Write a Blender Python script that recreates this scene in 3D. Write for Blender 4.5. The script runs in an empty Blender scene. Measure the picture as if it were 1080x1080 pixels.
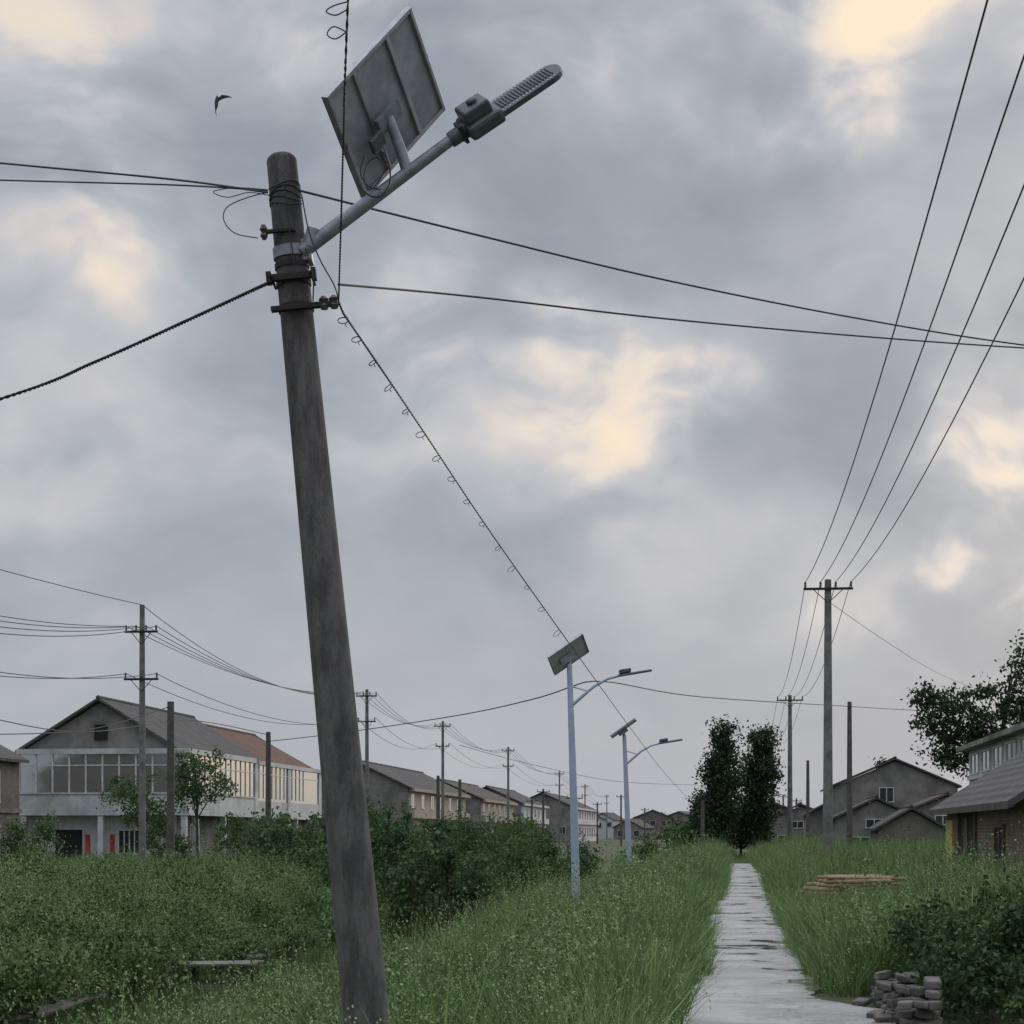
import bpy, math, random
import numpy as np
from mathutils import Vector, Matrix
random.seed(7); rng=np.random.default_rng(7)
SC=bpy.context.scene
F=2000.0; H=1.6; K=0.119
def P(px,py,Y): return Vector(((px-540)/F*Y, Y, H+(878-py)/F*Y))
def U(u,Y,z=0.0): return Vector((u+K*Y,Y,z))
ANG=-math.atan(K)

# ------------------------------------------------------------ node helpers
def N(nt,t,**kw):
    n=nt.nodes.new(t)
    for k,v in kw.items(): setattr(n,k,v)
    return n
def M(nt,op,a,b=None,c=None):
    n=N(nt,'ShaderNodeMath',operation=op)
    for i,v in enumerate((a,b,c)):
        if v is None: continue
        if isinstance(v,(int,float)): n.inputs[i].default_value=v
        else: nt.links.new(v,n.inputs[i])
    return n.outputs[0]
def mixc(nt,f,a,b):
    n=N(nt,'ShaderNodeMix',data_type='RGBA')
    for s,v in ((0,f),(6,a),(7,b)):
        if isinstance(v,(int,float)): n.inputs[s].default_value=v
        elif isinstance(v,tuple): n.inputs[s].default_value=(*v[:3],1)
        else: nt.links.new(v,n.inputs[s])
    return n.outputs[2]
def noise(nt,vec,scale,detail=4,rough=.55):
    n=N(nt,'ShaderNodeTexNoise'); n.inputs['Scale'].default_value=scale
    n.inputs['Detail'].default_value=detail; n.inputs['Roughness'].default_value=rough
    if vec is not None: nt.links.new(vec,n.inputs['Vector'])
    return n
def mrange(nt,v,a,b,c=0,d=1,smooth=True):
    n=N(nt,'ShaderNodeMapRange'); 
    if smooth: n.interpolation_type='SMOOTHSTEP'
    nt.links.new(v,n.inputs[0])
    for i,x in enumerate((a,b,c,d)): n.inputs[i+1].default_value=x
    return n.outputs[0]
def newmat(name):
    m=bpy.data.materials.new(name); m.use_nodes=True; nt=m.node_tree
    return m,nt,nt.nodes['Principled BSDF']
def mat(name,c1,c2=None,scale=5,rough=.8,metal=0,bump=0,bscale=None,stretch=None,lo=.35,hi=.65,c3=None):
    m,nt,b=newmat(name)
    tc=N(nt,'ShaderNodeTexCoord').outputs['Object']
    if stretch:
        mp=N(nt,'ShaderNodeMapping'); mp.inputs['Scale'].default_value=stretch
        nt.links.new(tc,mp.inputs[0]); tc=mp.outputs[0]
    if c2 is None: c2=tuple(x*.75 for x in c1)
    n=noise(nt,tc,scale,6,.65)
    col=mixc(nt,mrange(nt,n.outputs[0],lo,hi),c1,c2)
    if c3:
        n3=noise(nt,tc,scale*.23,4,.6)
        col=mixc(nt,mrange(nt,n3.outputs[0],.5,.68),col,c3)
    nt.links.new(col,b.inputs['Base Color'])
    b.inputs['Roughness'].default_value=rough; b.inputs['Metallic'].default_value=metal
    if bump:
        nb=noise(nt,tc,bscale or scale*4,6,.7)
        bp=N(nt,'ShaderNodeBump'); bp.inputs['Strength'].default_value=bump; bp.inputs['Distance'].default_value=.02
        nt.links.new(nb.outputs[0],bp.inputs['Height']); nt.links.new(bp.outputs[0],b.inputs['Normal'])
    return m
def leafmat(name,c1,c2,c3=None,pscale=.35,transl=.3,inst=False):
    m,nt,b=newmat(name)
    g=N(nt,'ShaderNodeNewGeometry'); oi=N(nt,'ShaderNodeObjectInfo')
    n=noise(nt,g.outputs['Position'],pscale,4,.6)
    col=mixc(nt,mrange(nt,n.outputs[0],.38,.62),c1,c2)
    rnd=oi.outputs['Random'] if inst else g.outputs['Random Per Island']
    if c3: col=mixc(nt,mrange(nt,rnd,.5,1.0,0,.85),col,c3)
    hv=N(nt,'ShaderNodeHueSaturation'); nt.links.new(col,hv.inputs['Color'])
    nt.links.new(mrange(nt,g.outputs['Random Per Island'],0,1,.7,1.25,False),hv.inputs['Value'])
    nt.links.new(hv.outputs[0],b.inputs['Base Color']); b.inputs['Roughness'].default_value=.7
    b.inputs['Specular IOR Level'].default_value=.2
    if transl>0:
        tr=N(nt,'ShaderNodeBsdfTranslucent'); nt.links.new(hv.outputs[0],tr.inputs[0])
        mx=N(nt,'ShaderNodeMixShader'); mx.inputs[0].default_value=transl
        nt.links.new(b.outputs[0],mx.inputs[1]); nt.links.new(tr.outputs[0],mx.inputs[2])
        nt.links.new(mx.outputs[0],nt.nodes['Material Output'].inputs[0])
    return m
def brick(name,c1,c2,mortar,s=1.0,stain=(.08,.075,.07)):
    m,nt,b=newmat(name)
    tc=N(nt,'ShaderNodeTexCoord').outputs['Object']
    sx=N(nt,'ShaderNodeSeparateXYZ'); nt.links.new(tc,sx.inputs[0])
    cb=N(nt,'ShaderNodeCombineXYZ'); nt.links.new(M(nt,'ADD',sx.outputs[0],sx.outputs[1]),cb.inputs[0]); nt.links.new(sx.outputs[2],cb.inputs[1])
    br=N(nt,'ShaderNodeTexBrick'); nt.links.new(cb.outputs[0],br.inputs[0])
    br.inputs['Color1'].default_value=(*c1,1); br.inputs['Color2'].default_value=(*c2,1); br.inputs['Mortar'].default_value=(*mortar,1)
    br.inputs['Scale'].default_value=s; br.inputs['Brick Width'].default_value=.25; br.inputs['Row Height'].default_value=.075; br.inputs['Mortar Size'].default_value=.008
    n=noise(nt,tc,.9,6,.65)
    col=mixc(nt,mrange(nt,n.outputs[0],.45,.72,0,.8),br.outputs[0],stain)
    nt.links.new(col,b.inputs['Base Color']); b.inputs['Roughness'].default_value=.92
    bp=N(nt,'ShaderNodeBump'); bp.inputs['Strength'].default_value=.5; bp.inputs['Distance'].default_value=.01; bp.invert=True
    nt.links.new(br.outputs['Fac'],bp.inputs['Height']); nt.links.new(bp.outputs[0],b.inputs['Normal'])
    return m
def tile(name,c1,c2,c3):
    m,nt,b=newmat(name)
    tc=N(nt,'ShaderNodeTexCoord').outputs['Object']
    w=N(nt,'ShaderNodeTexWave',bands_direction='Y'); w.inputs['Scale'].default_value=1.4; w.inputs['Distortion'].default_value=.6
    nt.links.new(tc,w.inputs[0])
    w2=N(nt,'ShaderNodeTexWave',bands_direction='X'); w2.inputs['Scale'].default_value=1.1; w2.inputs['Distortion'].default_value=.4
    nt.links.new(tc,w2.inputs[0])
    n=noise(nt,tc,1.3,7,.7)
    col=mixc(nt,mrange(nt,n.outputs[0],.38,.62),c1,c2)
    n2=noise(nt,tc,9,3,.6); col=mixc(nt,mrange(nt,n2.outputs[0],.5,.8,0,.7),col,c3)
    col=mixc(nt,mrange(nt,w.outputs[1],.0,.3,.5,0),col,(.03,.028,.026))
    nt.links.new(col,b.inputs['Base Color']); b.inputs['Roughness'].default_value=.9
    bp=N(nt,'ShaderNodeBump'); bp.inputs['Strength'].default_value=.8; bp.inputs['Distance'].default_value=.06
    nt.links.new(M(nt,'ADD',w.outputs[1],w2.outputs[1]),bp.inputs['Height']); nt.links.new(bp.outputs[0],b.inputs['Normal'])
    return m

CONC=mat('weathered_concrete',(.175,.166,.16),(.085,.08,.078),11,.9,0,1.0,60,(1,1,.3),c3=(.062,.058,.056))
CONC2=mat('pole_concrete',(.22,.215,.21),(.13,.125,.12),3,.9)
WOODP=mat('old_pole',(.12,.11,.1),(.07,.063,.058),5,.9)
IRON=mat('rusted_iron',(.03,.029,.03),(.045,.036,.032),20,.7,.4,.3)
GALV=mat('galvanised_steel',(.30,.32,.36),(.20,.22,.25),12,.5,.45)
LAMPG=mat('lamp_grey_paint',(.10,.12,.13),(.07,.085,.095),14,.5,.2)
SLOT=mat('fin_grey',(.32,.36,.38),(.22,.25,.27),20,.5,.3)
PANELB=mat('panel_backsheet',(.35,.365,.39),(.24,.255,.28),5,.55,c3=(.18,.19,.21))
FRAME=mat('aluminium_frame',(.42,.43,.45),(.32,.33,.35),9,.4,.7)
CELL=mat('solar_cells',(.012,.018,.045),(.02,.028,.06),8,.15)
RUBBER=mat('black_cable',(.022,.022,.026),(.035,.035,.04),10,.6)
CERAM=mat('insulator',(.07,.05,.045),(.14,.13,.125),3,.35)
BLUEP=mat('pale_blue_pole_paint',(.46,.52,.66),(.36,.43,.58),2,.45,.1)
WHITEP=mat('white_paint',(.62,.62,.60),(.45,.45,.44),3,.5)
WTILE=mat('white_wall_tile',(.54,.56,.57),(.42,.44,.45),1.4,.6,0,.0,c3=(.30,.31,.31))
PLAST=mat('grey_plaster',(.25,.235,.22),(.15,.145,.14),.9,.95,0,.4,20,c3=(.10,.096,.09))
PLAST2=mat('buff_plaster',(.46,.39,.30),(.34,.29,.23),1.2,.95)
BRICKG=brick('grey_brown_brick',(.19,.16,.14),(.13,.11,.1),(.2,.19,.17))
BRICKR=brick('red_brick',(.2,.125,.1),(.14,.09,.075),(.2,.18,.16))
TILEG=tile('grey_roof_tile',(.115,.108,.105),(.075,.07,.068),(.16,.145,.13))
TILEB=tile('brown_roof_tile',(.13,.105,.092),(.085,.072,.065),(.17,.135,.11))
TILER=tile('red_roof_tile',(.2,.10,.07),(.13,.07,.055),(.24,.14,.1))
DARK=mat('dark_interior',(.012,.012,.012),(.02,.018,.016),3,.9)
REDP=mat('red_paper',(.5,.035,.03),(.4,.03,.03),4,.7)
YEL=mat('yellow_board',(.55,.48,.12),(.45,.4,.12),3,.7)
WOOD=mat('grey_wood',(.16,.12,.085),(.09,.065,.05),6,.9,stretch=(1,1,5))
TANW=mat('cut_timber',(.42,.29,.20),(.26,.17,.12),5,.9)
BARK=mat('bark',(.075,.062,.05),(.045,.038,.03),8,.95,0,.6,30,(1,1,.3))
GLASS=bpy.data.materials.new('window_glass'); GLASS.use_nodes=True
_b=GLASS.node_tree.nodes['Principled BSDF']; _b.inputs['Base Color'].default_value=(.46,.48,.48,1); _b.inputs['Metallic'].default_value=.85; _b.inputs['Roughness'].default_value=.12
_n=noise(GLASS.node_tree,N(GLASS.node_tree,'ShaderNodeTexCoord').outputs['Object'],.8,2)
_bp=N(GLASS.node_tree,'ShaderNodeBump'); _bp.inputs['Strength'].default_value=.15; _bp.inputs['Distance'].default_value=.05
GLASS.node_tree.links.new(_n.outputs[0],_bp.inputs['Height']); GLASS.node_tree.links.new(_bp.outputs[0],_b.inputs['Normal'])
GLASSD=mat('dark_window',(.05,.06,.07),(.03,.035,.04),2,.15,.3)

# ------------------------------------------------------------ mesh helpers
def link(o,parent=None):
    SC.collection.objects.link(o)
    if parent: o.parent=parent
    return o
def empty(name,loc=(0,0,0),rz=0):
    e=bpy.data.objects.new(name,None); e.location=loc; e.rotation_euler=(0,0,rz); e.empty_display_size=.3
    return link(e)
def meshobj(name,vs,fs,m,parent=None,smooth=False):
    me=bpy.data.meshes.new(name); me.from_pydata([tuple(v) for v in vs],[],fs); me.update()
    if m: 
        for x in (m if isinstance(m,list) else [m]): me.materials.append(x)
    if smooth: me.polygons.foreach_set('use_smooth',[True]*len(me.polygons))
    return link(bpy.data.objects.new(name,me),parent)
class MB:
    def __init__(s): s.v=[];s.f=[]
    def box(s,a,b):
        i=len(s.v); x0,y0,z0=a;x1,y1,z1=b
        s.v+=[(x0,y0,z0),(x1,y0,z0),(x1,y1,z0),(x0,y1,z0),(x0,y0,z1),(x1,y0,z1),(x1,y1,z1),(x0,y1,z1)]
        s.f+=[tuple(i+k for k in q) for q in ((0,3,2,1),(4,5,6,7),(0,1,5,4),(1,2,6,5),(2,3,7,6),(3,0,4,7))]
    def obox(s,c,ax,ay,az):
        c=Vector(c);ax=Vector(ax);ay=Vector(ay);az=Vector(az);i=len(s.v)
        for dz in(-1,1):
            for dx,dy in((-1,-1),(1,-1),(1,1),(-1,1)): s.v.append(tuple(c+ax*dx*.5+ay*dy*.5+az*dz*.5))
        s.f+=[tuple(i+k for k in q) for q in ((0,3,2,1),(4,5,6,7),(0,1,5,4),(1,2,6,5),(2,3,7,6),(3,0,4,7))]
    def tube(s,pts,r,n=8,cap=True):
        pts=[Vector(p) for p in pts]
        if not hasattr(r,'__len__'): r=[r]*len(pts)
        i0=len(s.v); up=None
        for k,p in enumerate(pts):
            d=(pts[min(k+1,len(pts)-1)]-pts[max(k-1,0)]).normalized()
            if up is None:
                up=Vector((0,0,1)) if abs(d.z)<.9 else Vector((0,1,0))
            a=d.cross(up)
            if a.length<1e-4: a=d.orthogonal()
            a.normalize(); b=a.cross(d).normalized(); up=b
            for j in range(n):
                t=2*math.pi*j/n; s.v.append(tuple(p+(a*math.cos(t)+b*math.sin(t))*r[k]))
        for k in range(len(pts)-1):
            for j in range(n):
                j2=(j+1)%n; s.f.append((i0+k*n+j,i0+k*n+j2,i0+(k+1)*n+j2,i0+(k+1)*n+j))
        if cap:
            s.f.append(tuple(i0+j for j in range(n))[::-1]); s.f.append(tuple(i0+(len(pts)-1)*n+j for j in range(n)))
    def obj(s,name,m,parent=None,smooth=False,bevel=0):
        o=meshobj(name,s.v,s.f,m,parent,smooth)
        if smooth:
            try: o.data.set_sharp_from_angle(angle=math.radians(40))
            except Exception: pass
        if bevel:
            bv=o.modifiers.new('bevel','BEVEL'); bv.width=bevel; bv.segments=2
        return o
def sagline(a,b,sag,n=24):
    a=Vector(a);b=Vector(b)
    return [a.lerp(b,t/n)-Vector((0,0,sag*4*(t/n)*(1-t/n))) for t in range(n+1)]

def quads_np(name,V,m):
    n=V.shape[0]; me=bpy.data.meshes.new(name)
    me.vertices.add(n*4); me.vertices.foreach_set('co',V.reshape(-1).astype(np.float32))
    me.loops.add(n*4); me.loops.foreach_set('vertex_index',np.arange(n*4,dtype=np.int32))
    me.polygons.add(n); me.polygons.foreach_set('loop_start',np.arange(0,n*4,4,dtype=np.int32))
    me.update(calc_edges=True); me.validate()
    me.materials.append(m)
    return bpy.data.objects.new(name,me)
def leaves(name,C,size,m,parent=None,droop=.3,doit=True):
    n=len(C); a=rng.normal(size=(n,3)); a[:,2]-=droop; a/=np.linalg.norm(a,axis=1)[:,None]
    b=rng.normal(size=(n,3)); b=np.cross(a,b); b/=np.linalg.norm(b,axis=1)[:,None]
    nn=np.cross(a,b)
    s=size*rng.uniform(.6,1.35,size=(n,1))
    V=np.stack([C-a*s*.5,C+b*s*.3+nn*s*.08,C+a*s*.5,C-b*s*.3+nn*s*.08],1)
    o=quads_np(name,V,m)
    if doit: link(o,parent)
    return o

# ------------------------------------------------------------ terrain
KN=[(-4000,-.1),(-40,-.1),(-19,-.1),(-16,-.12),(-13.5,-.5),(-11,-1.25),(-10.4,-1.6),(-8.8,-1.9),(-7.4,-1.6),(-6.4,-1.25),(-4.2,-.85),(-2.6,-.5),(-1.1,-.03),(-.7,0),(1.2,0),(1.8,.04),(3.2,.15),(6,.18),(20,.1),(4000,.1)]
KU=np.array([k[0] for k in KN]);KZ=np.array([k[1] for k in KN])
def hz(u,Y):
    u=np.asarray(u,float);Y=np.asarray(Y,float)
    z=np.interp(u,KU,KZ)
    w=np.clip((np.abs(u-.25)-1.0)/1.5,0,1)
    z=z+w*(.10*np.sin(u*1.3+Y*.31)*np.sin(Y*.21+1.2)+.05*np.sin(Y*.83+u*2.1))
    return z
def bend(y): return .10*np.sin(np.asarray(y)*.11+.4)*np.clip((np.asarray(y)-18)/20,0,1)
us=np.concatenate([[-3500,-1200,-500,-200,-100,-60,-45,-35,-28,-24,-21],np.arange(-19,8,.35),[9,11,14,18,24,32,45,70,120,300,900,3500]])
ys=np.concatenate([[-300,-60,-20,-8],np.arange(0,60,.7),np.arange(60,130,2.5),[135,150,170,200,250,320,420,600,900,1500,2600,4500]])
UU,YY=np.meshgrid(us,ys,indexing='ij'); ZZ=hz(UU,YY)
fade=np.clip((YY-200)/200,0,1); ZZ=ZZ*(1-fade)
XX=UU+K*np.minimum(YY,400)
nu,ny=XX.shape
vs=np.stack([XX,YY,ZZ],-1).reshape(-1,3)
fs=[(i*ny+j,(i+1)*ny+j,(i+1)*ny+j+1,i*ny+j+1) for i in range(nu-1) for j in range(ny-1)]
# soil: greenish on the level, dark wet mud low down in the canal
GROUND,nt,b=newmat('ground_soil')
tcg=N(nt,'ShaderNodeTexCoord').outputs['Object']
ng1=noise(nt,tcg,1.2,6,.65); ng2=noise(nt,tcg,5,6,.7)
col=mixc(nt,mrange(nt,ng1.outputs[0],.35,.65),(.045,.065,.024),(.07,.07,.037))
sg=N(nt,'ShaderNodeSeparateXYZ'); nt.links.new(tcg,sg.inputs[0])
mudc=mixc(nt,mrange(nt,ng2.outputs[0],.35,.65),(.055,.045,.032),(.028,.026,.018))
wet=mrange(nt,sg.outputs[2],-1.05,-.8,1,0)
col=mixc(nt,wet,col,mudc); nt.links.new(col,b.inputs['Base Color'])
nt.links.new(mrange(nt,sg.outputs[2],-1.2,-.9,.45,.95),b.inputs['Roughness'])
bp=N(nt,'ShaderNodeBump'); bp.inputs['Strength'].default_value=.8; bp.inputs['Distance'].default_value=.06
nt.links.new(ng2.outputs[0],bp.inputs['Height']); nt.links.new(bp.outputs[0],b.inputs['Normal'])
g=meshobj('ground',vs,fs,GROUND,None,True)
WAT=bpy.data.materials.new('canal_water'); WAT.use_nodes=True; nt=WAT.node_tree; b=nt.nodes['Principled BSDF']
b.inputs['Base Color'].default_value=(.02,.026,.014,1); b.inputs['Roughness'].default_value=.05
nn=noise(nt,N(nt,'ShaderNodeTexCoord').outputs['Object'],2.5,3); bp=N(nt,'ShaderNodeBump'); bp.inputs['Strength'].default_value=.08; bp.inputs['Distance'].default_value=.04
nt.links.new(nn.outputs[0],bp.inputs['Height']); nt.links.new(bp.outputs[0],b.inputs['Normal'])
meshobj('canal_water',[U(-12.2,-20,-1.22),U(-5.6,-20,-1.22),U(-5.6,260,-1.22),U(-12.2,260,-1.22)],[(0,1,2,3)],WAT)

# path (concrete, damp with puddles)
PATHM,nt,b=newmat('path_concrete')
tc=N(nt,'ShaderNodeTexCoord').outputs['Object']
n1=noise(nt,tc,.9,7,.7); n2=noise(nt,tc,30,3,.6)
col=mixc(nt,mrange(nt,n1.outputs[0],.35,.68),(.40,.40,.40),(.26,.255,.25))
col=mixc(nt,mrange(nt,n2.outputs[0],.45,.75,0,.35),col,(.22,.215,.2))
n3=noise(nt,tc,.75,5,.6); damp=mrange(nt,n3.outputs[0],.47,.58); pud=mrange(nt,n3.outputs[0],.575,.60)
col=mixc(nt,M(nt,'MULTIPLY',damp,.6),col,(.17,.165,.15)); col=mixc(nt,M(nt,'MULTIPLY',pud,.6),col,(.09,.085,.075))
vo=N(nt,'ShaderNodeTexVoronoi',feature='DISTANCE_TO_EDGE'); vo.inputs['Scale'].default_value=.42
wv=N(nt,'ShaderNodeVectorMath',operation='ADD'); nt.links.new(tc,wv.inputs[0])
nw=noise(nt,tc,2.2,5,.7); nt.links.new(nw.outputs[1],wv.inputs[1]); nt.links.new(wv.outputs[0],vo.inputs['Vector'])
col=mixc(nt,mrange(nt,vo.outputs[0],.0,.010,.75,0),col,(.08,.075,.065))
nt.links.new(col,b.inputs['Base Color'])
nt.links.new(M(nt,'SUBTRACT',M(nt,'SUBTRACT',.7,M(nt,'MULTIPLY',damp,.28)),M(nt,'MULTIPLY',pud,.36)),b.inputs['Roughness'])
bp=N(nt,'ShaderNodeBump'); bp.inputs['Distance'].default_value=.01
nt.links.new(M(nt,'SUBTRACT',.32,M(nt,'MULTIPLY',pud,.31)),bp.inputs['Strength'])
nt.links.new(n2.outputs[0],bp.inputs['Height']); nt.links.new(bp.outputs[0],b.inputs['Normal'])
L=[];R=[]
yy=list(np.arange(-12,96,.25))
for y in yy:
    jl=.05*math.sin(y*2.3)+.04*math.sin(y*5.1)+.03*math.sin(y*9.7); jr=.05*math.sin(y*1.9+2)+.04*math.sin(y*4.7)+.03*math.sin(y*11.3)
    bb=float(bend(y)); l=-.45+jl+bb; r=.78+jr+bb
    if y<17.8: r+=min(.55,(17.8-y)*.5)
    if y<18: l-=min(.4,(18-y)*.15)
    L.append(U(l,y,.035));R.append(U(r,y,.035))
n=len(L); vv=L+R+[p-Vector((0,0,.12)) for p in L]+[p-Vector((0,0,.12)) for p in R]
ff=[]
for i in range(n-1):
    ff+=[(i,n+i,n+i+1,i+1),(2*n+i,i,i+1,2*n+i+1),(n+i,3*n+i,3*n+i+1,n+i+1)]
meshobj('concrete_path',vv,ff,PATHM)

# ------------------------------------------------------------ scatter system
def scatter(name,pts,rot,scl,coll):
    me=bpy.data.meshes.new(name); me.vertices.add(len(pts)); me.vertices.foreach_set('co',np.asarray(pts,np.float32).reshape(-1))
    for nm,d in (('rot',rot),('scl',scl)):
        a=me.attributes.new(nm,'FLOAT_VECTOR','POINT'); a.data.foreach_set('vector',np.asarray(d,np.float32).reshape(-1))
    me.update(); o=bpy.data.objects.new(name,me); link(o)
    ng=bpy.data.node_groups.new(name+'_scatter','GeometryNodeTree')
    ng.interface.new_socket('Geometry',in_out='INPUT',socket_type='NodeSocketGeometry'); ng.interface.new_socket('Geometry',in_out='OUTPUT',socket_type='NodeSocketGeometry')
    i=ng.nodes.new('NodeGroupInput'); oo=ng.nodes.new('NodeGroupOutput'); ip=ng.nodes.new('GeometryNodeInstanceOnPoints'); ci=ng.nodes.new('GeometryNodeCollectionInfo')
    ci.inputs['Collection'].default_value=coll; ci.inputs['Separate Children'].default_value=True; ci.inputs['Reset Children'].default_value=True
    ip.inputs['Pick Instance'].default_value=True
    for nm,s in (('rot','Rotation'),('scl','Scale')):
        na=ng.nodes.new('GeometryNodeInputNamedAttribute'); na.data_type='FLOAT_VECTOR'; na.inputs['Name'].default_value=nm
        ng.links.new(na.outputs[0],ip.inputs[s])
    ng.links.new(i.outputs[0],ip.inputs['Points']); ng.links.new(ci.outputs[0],ip.inputs['Instance']); ng.links.new(ip.outputs[0],oo.inputs[0])
    md=o.modifiers.new('scatter','NODES'); md.node_group=ng
    return o
GRM=leafmat('grass_blades',(.12,.215,.07),(.18,.275,.095),(.23,.30,.125),.5,0,True)
SEEDM=leafmat('grass_seedheads',(.24,.30,.14),(.30,.34,.18),None,.5,0,True)
HERBM=leafmat('herb_leaves',(.14,.24,.085),(.20,.30,.12),(.26,.33,.16),.5,0,True)
WEEDM=leafmat('weed_leaves',(.08,.145,.05),(.125,.20,.07),(.17,.235,.10),.35,0,True)
BUSHM=leafmat('bush_leaves',(.04,.085,.033),(.07,.125,.045),(.10,.16,.06),.6,.2)
TREEM=leafmat('tree_leaves',(.028,.052,.026),(.05,.08,.036),(.065,.095,.047),.5,.25)
TREEM2=leafmat('fruit_tree_leaves',(.06,.115,.042),(.09,.15,.058),(.125,.18,.08),.8,.25)
def tuft(name,nb,h,spread,w,seeds=0):
    vs=[];fs=[];mi=[]
    for _ in range(nb):
        a=random.uniform(0,6.283); r=random.uniform(0,spread)*.5; bx,by=r*math.cos(a),r*math.sin(a)
        hh=h*random.uniform(.35,1.0); lean=random.uniform(.05,.65)*hh; la=a+random.uniform(-.8,.8)
        pw=random.uniform(0,6.283); wx,wy=math.cos(pw)*w,math.sin(pw)*w
        i=len(vs)
        for t,ww in ((0,.8),(.4,1),(.75,.7),(1,.1)):
            x=bx+math.cos(la)*lean*t*t; y=by+math.sin(la)*lean*t*t; z=hh*(t-.12*t*t*lean/hh*2)
            vs+=[(x-wx*ww,y-wy*ww,z),(x+wx*ww,y+wy*ww,z)]
        for k in range(3): fs.append((i+2*k,i+2*k+1,i+2*k+3,i+2*k+2)); mi.append(0)
        if random.random()<seeds:
            x,y,z=vs[-1]
            for q in range(4):
                sx,sy,sz=x+random.gauss(0,.014),y+random.gauss(0,.014),z+random.uniform(-.1,.04); s=.007
                i=len(vs); vs+=[(sx-s,sy,sz),(sx,sy+s,sz-s),(sx+s,sy,sz),(sx,sy-s,sz+s)]; fs.append((i,i+1,i+2,i+3)); mi.append(1)
    me=bpy.data.meshes.new(name); me.from_pydata(vs,[],fs); me.materials.append(GRM); me.materials.append(SEEDM)
    me.polygons.foreach_set('material_index',mi); me.update()
    return bpy.data.objects.new(name,me)
gc=bpy.data.collections.new('grass_tufts')
for k in range(5): gc.objects.link(tuft('grass_tuft',38,.62 if k<3 else .85,.42,.0046,seeds=.1 if k else .25))
def weed(name,n,h,r,ls,m,stems=9,sp=.05):
    C=[]
    for s in range(stems):
        a=random.uniform(0,6.283); rr=r*random.uniform(.2,1); hh=h*random.uniform(.6,1)
        for q in range(n//stems):
            t=random.random()**.7
            C.append((math.cos(a)*rr*t+random.gauss(0,sp),math.sin(a)*rr*t+random.gauss(0,sp),hh*t+random.gauss(0,.04)))
    return leaves(name,np.array(C),ls,m,None,.1,False)
wc=bpy.data.collections.new('weed_clumps')
for k in range(5): wc.objects.link(weed('weed_clump',130,.55,.38,.07,WEEDM))
hc=bpy.data.collections.new('herb_tufts')
for k in range(5): hc.objects.link(weed('herb_tuft',180,.85 if k<3 else 1.1,.34,.030,HERBM,11,.032))
def put(name,regions,coll,hs=(.72,1.28)):
    Ps=[];Rs=[];Ss=[]
    for (u0,u1,y0,y1,dens,sc) in regions:
        n=int((u1-u0)*(y1-y0)*dens); u=rng.uniform(u0,u1,n); y=rng.uniform(y0,y1,n)
        z=hz(u,y)
        clump=.5+.55*np.sin(u*1.7+y*.6)*np.sin(y*.43-u*.9+1)+.35*np.sin(y*1.9+u*3)*np.sin(u*2.3-y*.7)+rng.normal(0,.15,n)
        s=sc*(.52+.85*np.clip(clump,0,1.25))*rng.uniform(*hs,n)
        ub=u-bend(y); edge=np.abs(ub-.2)
        s=np.where((edge<1.5),s*np.clip(.5+(edge-.6)*.8,.3,1),s)
        sx=(u+K*y)/y   # trodden clearing in front of the timber stack
        tr=(u>1.3)&(u<5)&(y>27)&(y<44)&(sx>.145)&(sx<.215)
        s=np.where(tr,s*.42,s)
        keep=~((u>-.6)&(u<1.3)&(y<17.9)) & ~((np.abs(ub-.18)<.63+.12*np.sin(y*1.7)+.1*np.sin(y*4.1))&(y<94)) & ~((y>41)&(y<43.2)&(sx>.15)&(sx<.21))
        u,y,z,s=u[keep],y[keep],z[keep],s[keep]; n=len(u)
        Ps.append(np.stack([u+K*y,y,z-.03],1)); Rs.append(np.stack([rng.normal(0,.16,n),rng.normal(0,.16,n),rng.uniform(0,6.28,n)],1))
        Ss.append(np.stack([s**.5*1.0,s**.5*1.0,s],1))
    P_=np.concatenate(Ps);i=rng.permutation(len(P_))
    return scatter(name,P_[i],np.concatenate(Rs)[i],np.concatenate(Ss)[i],coll)
put('grass',[(-6.0,-.4,8,30,40,.95),(-6.3,-.4,30,60,22,1.1),(-6.4,-.4,60,100,9,1.3),(-6.4,6,95,130,7,1.2),
             (.8,6.5,18.5,34,42,.9),(.8,10,34,65,20,1.0),(.8,16,65,130,6,1.1),
             (-30,-15,44,130,2.6,.95),(-16,-11,24,80,9,.9)],gc)
put('weeds',[(-18,-10.9,26,60,15,1.1),(-18,-10.8,60,130,7,1.15),(-6.3,-5.0,14,60,4,.7),(-5,-1.2,12,60,1.0,.9),(1.8,7,19.5,60,1.8,.95),(-40,-18,60,96,1.0,1.0)],wc)
put('flowering_herbs',[(-6.2,-1.0,12,34,5.5,1.0),(-6.4,-1.0,34,100,4.5,1.2),(1.3,7,18.5,40,4.5,.9),(1.3,12,40,110,2.5,.95),(-17.5,-11.2,26,80,5,1.1)],hc)

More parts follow.
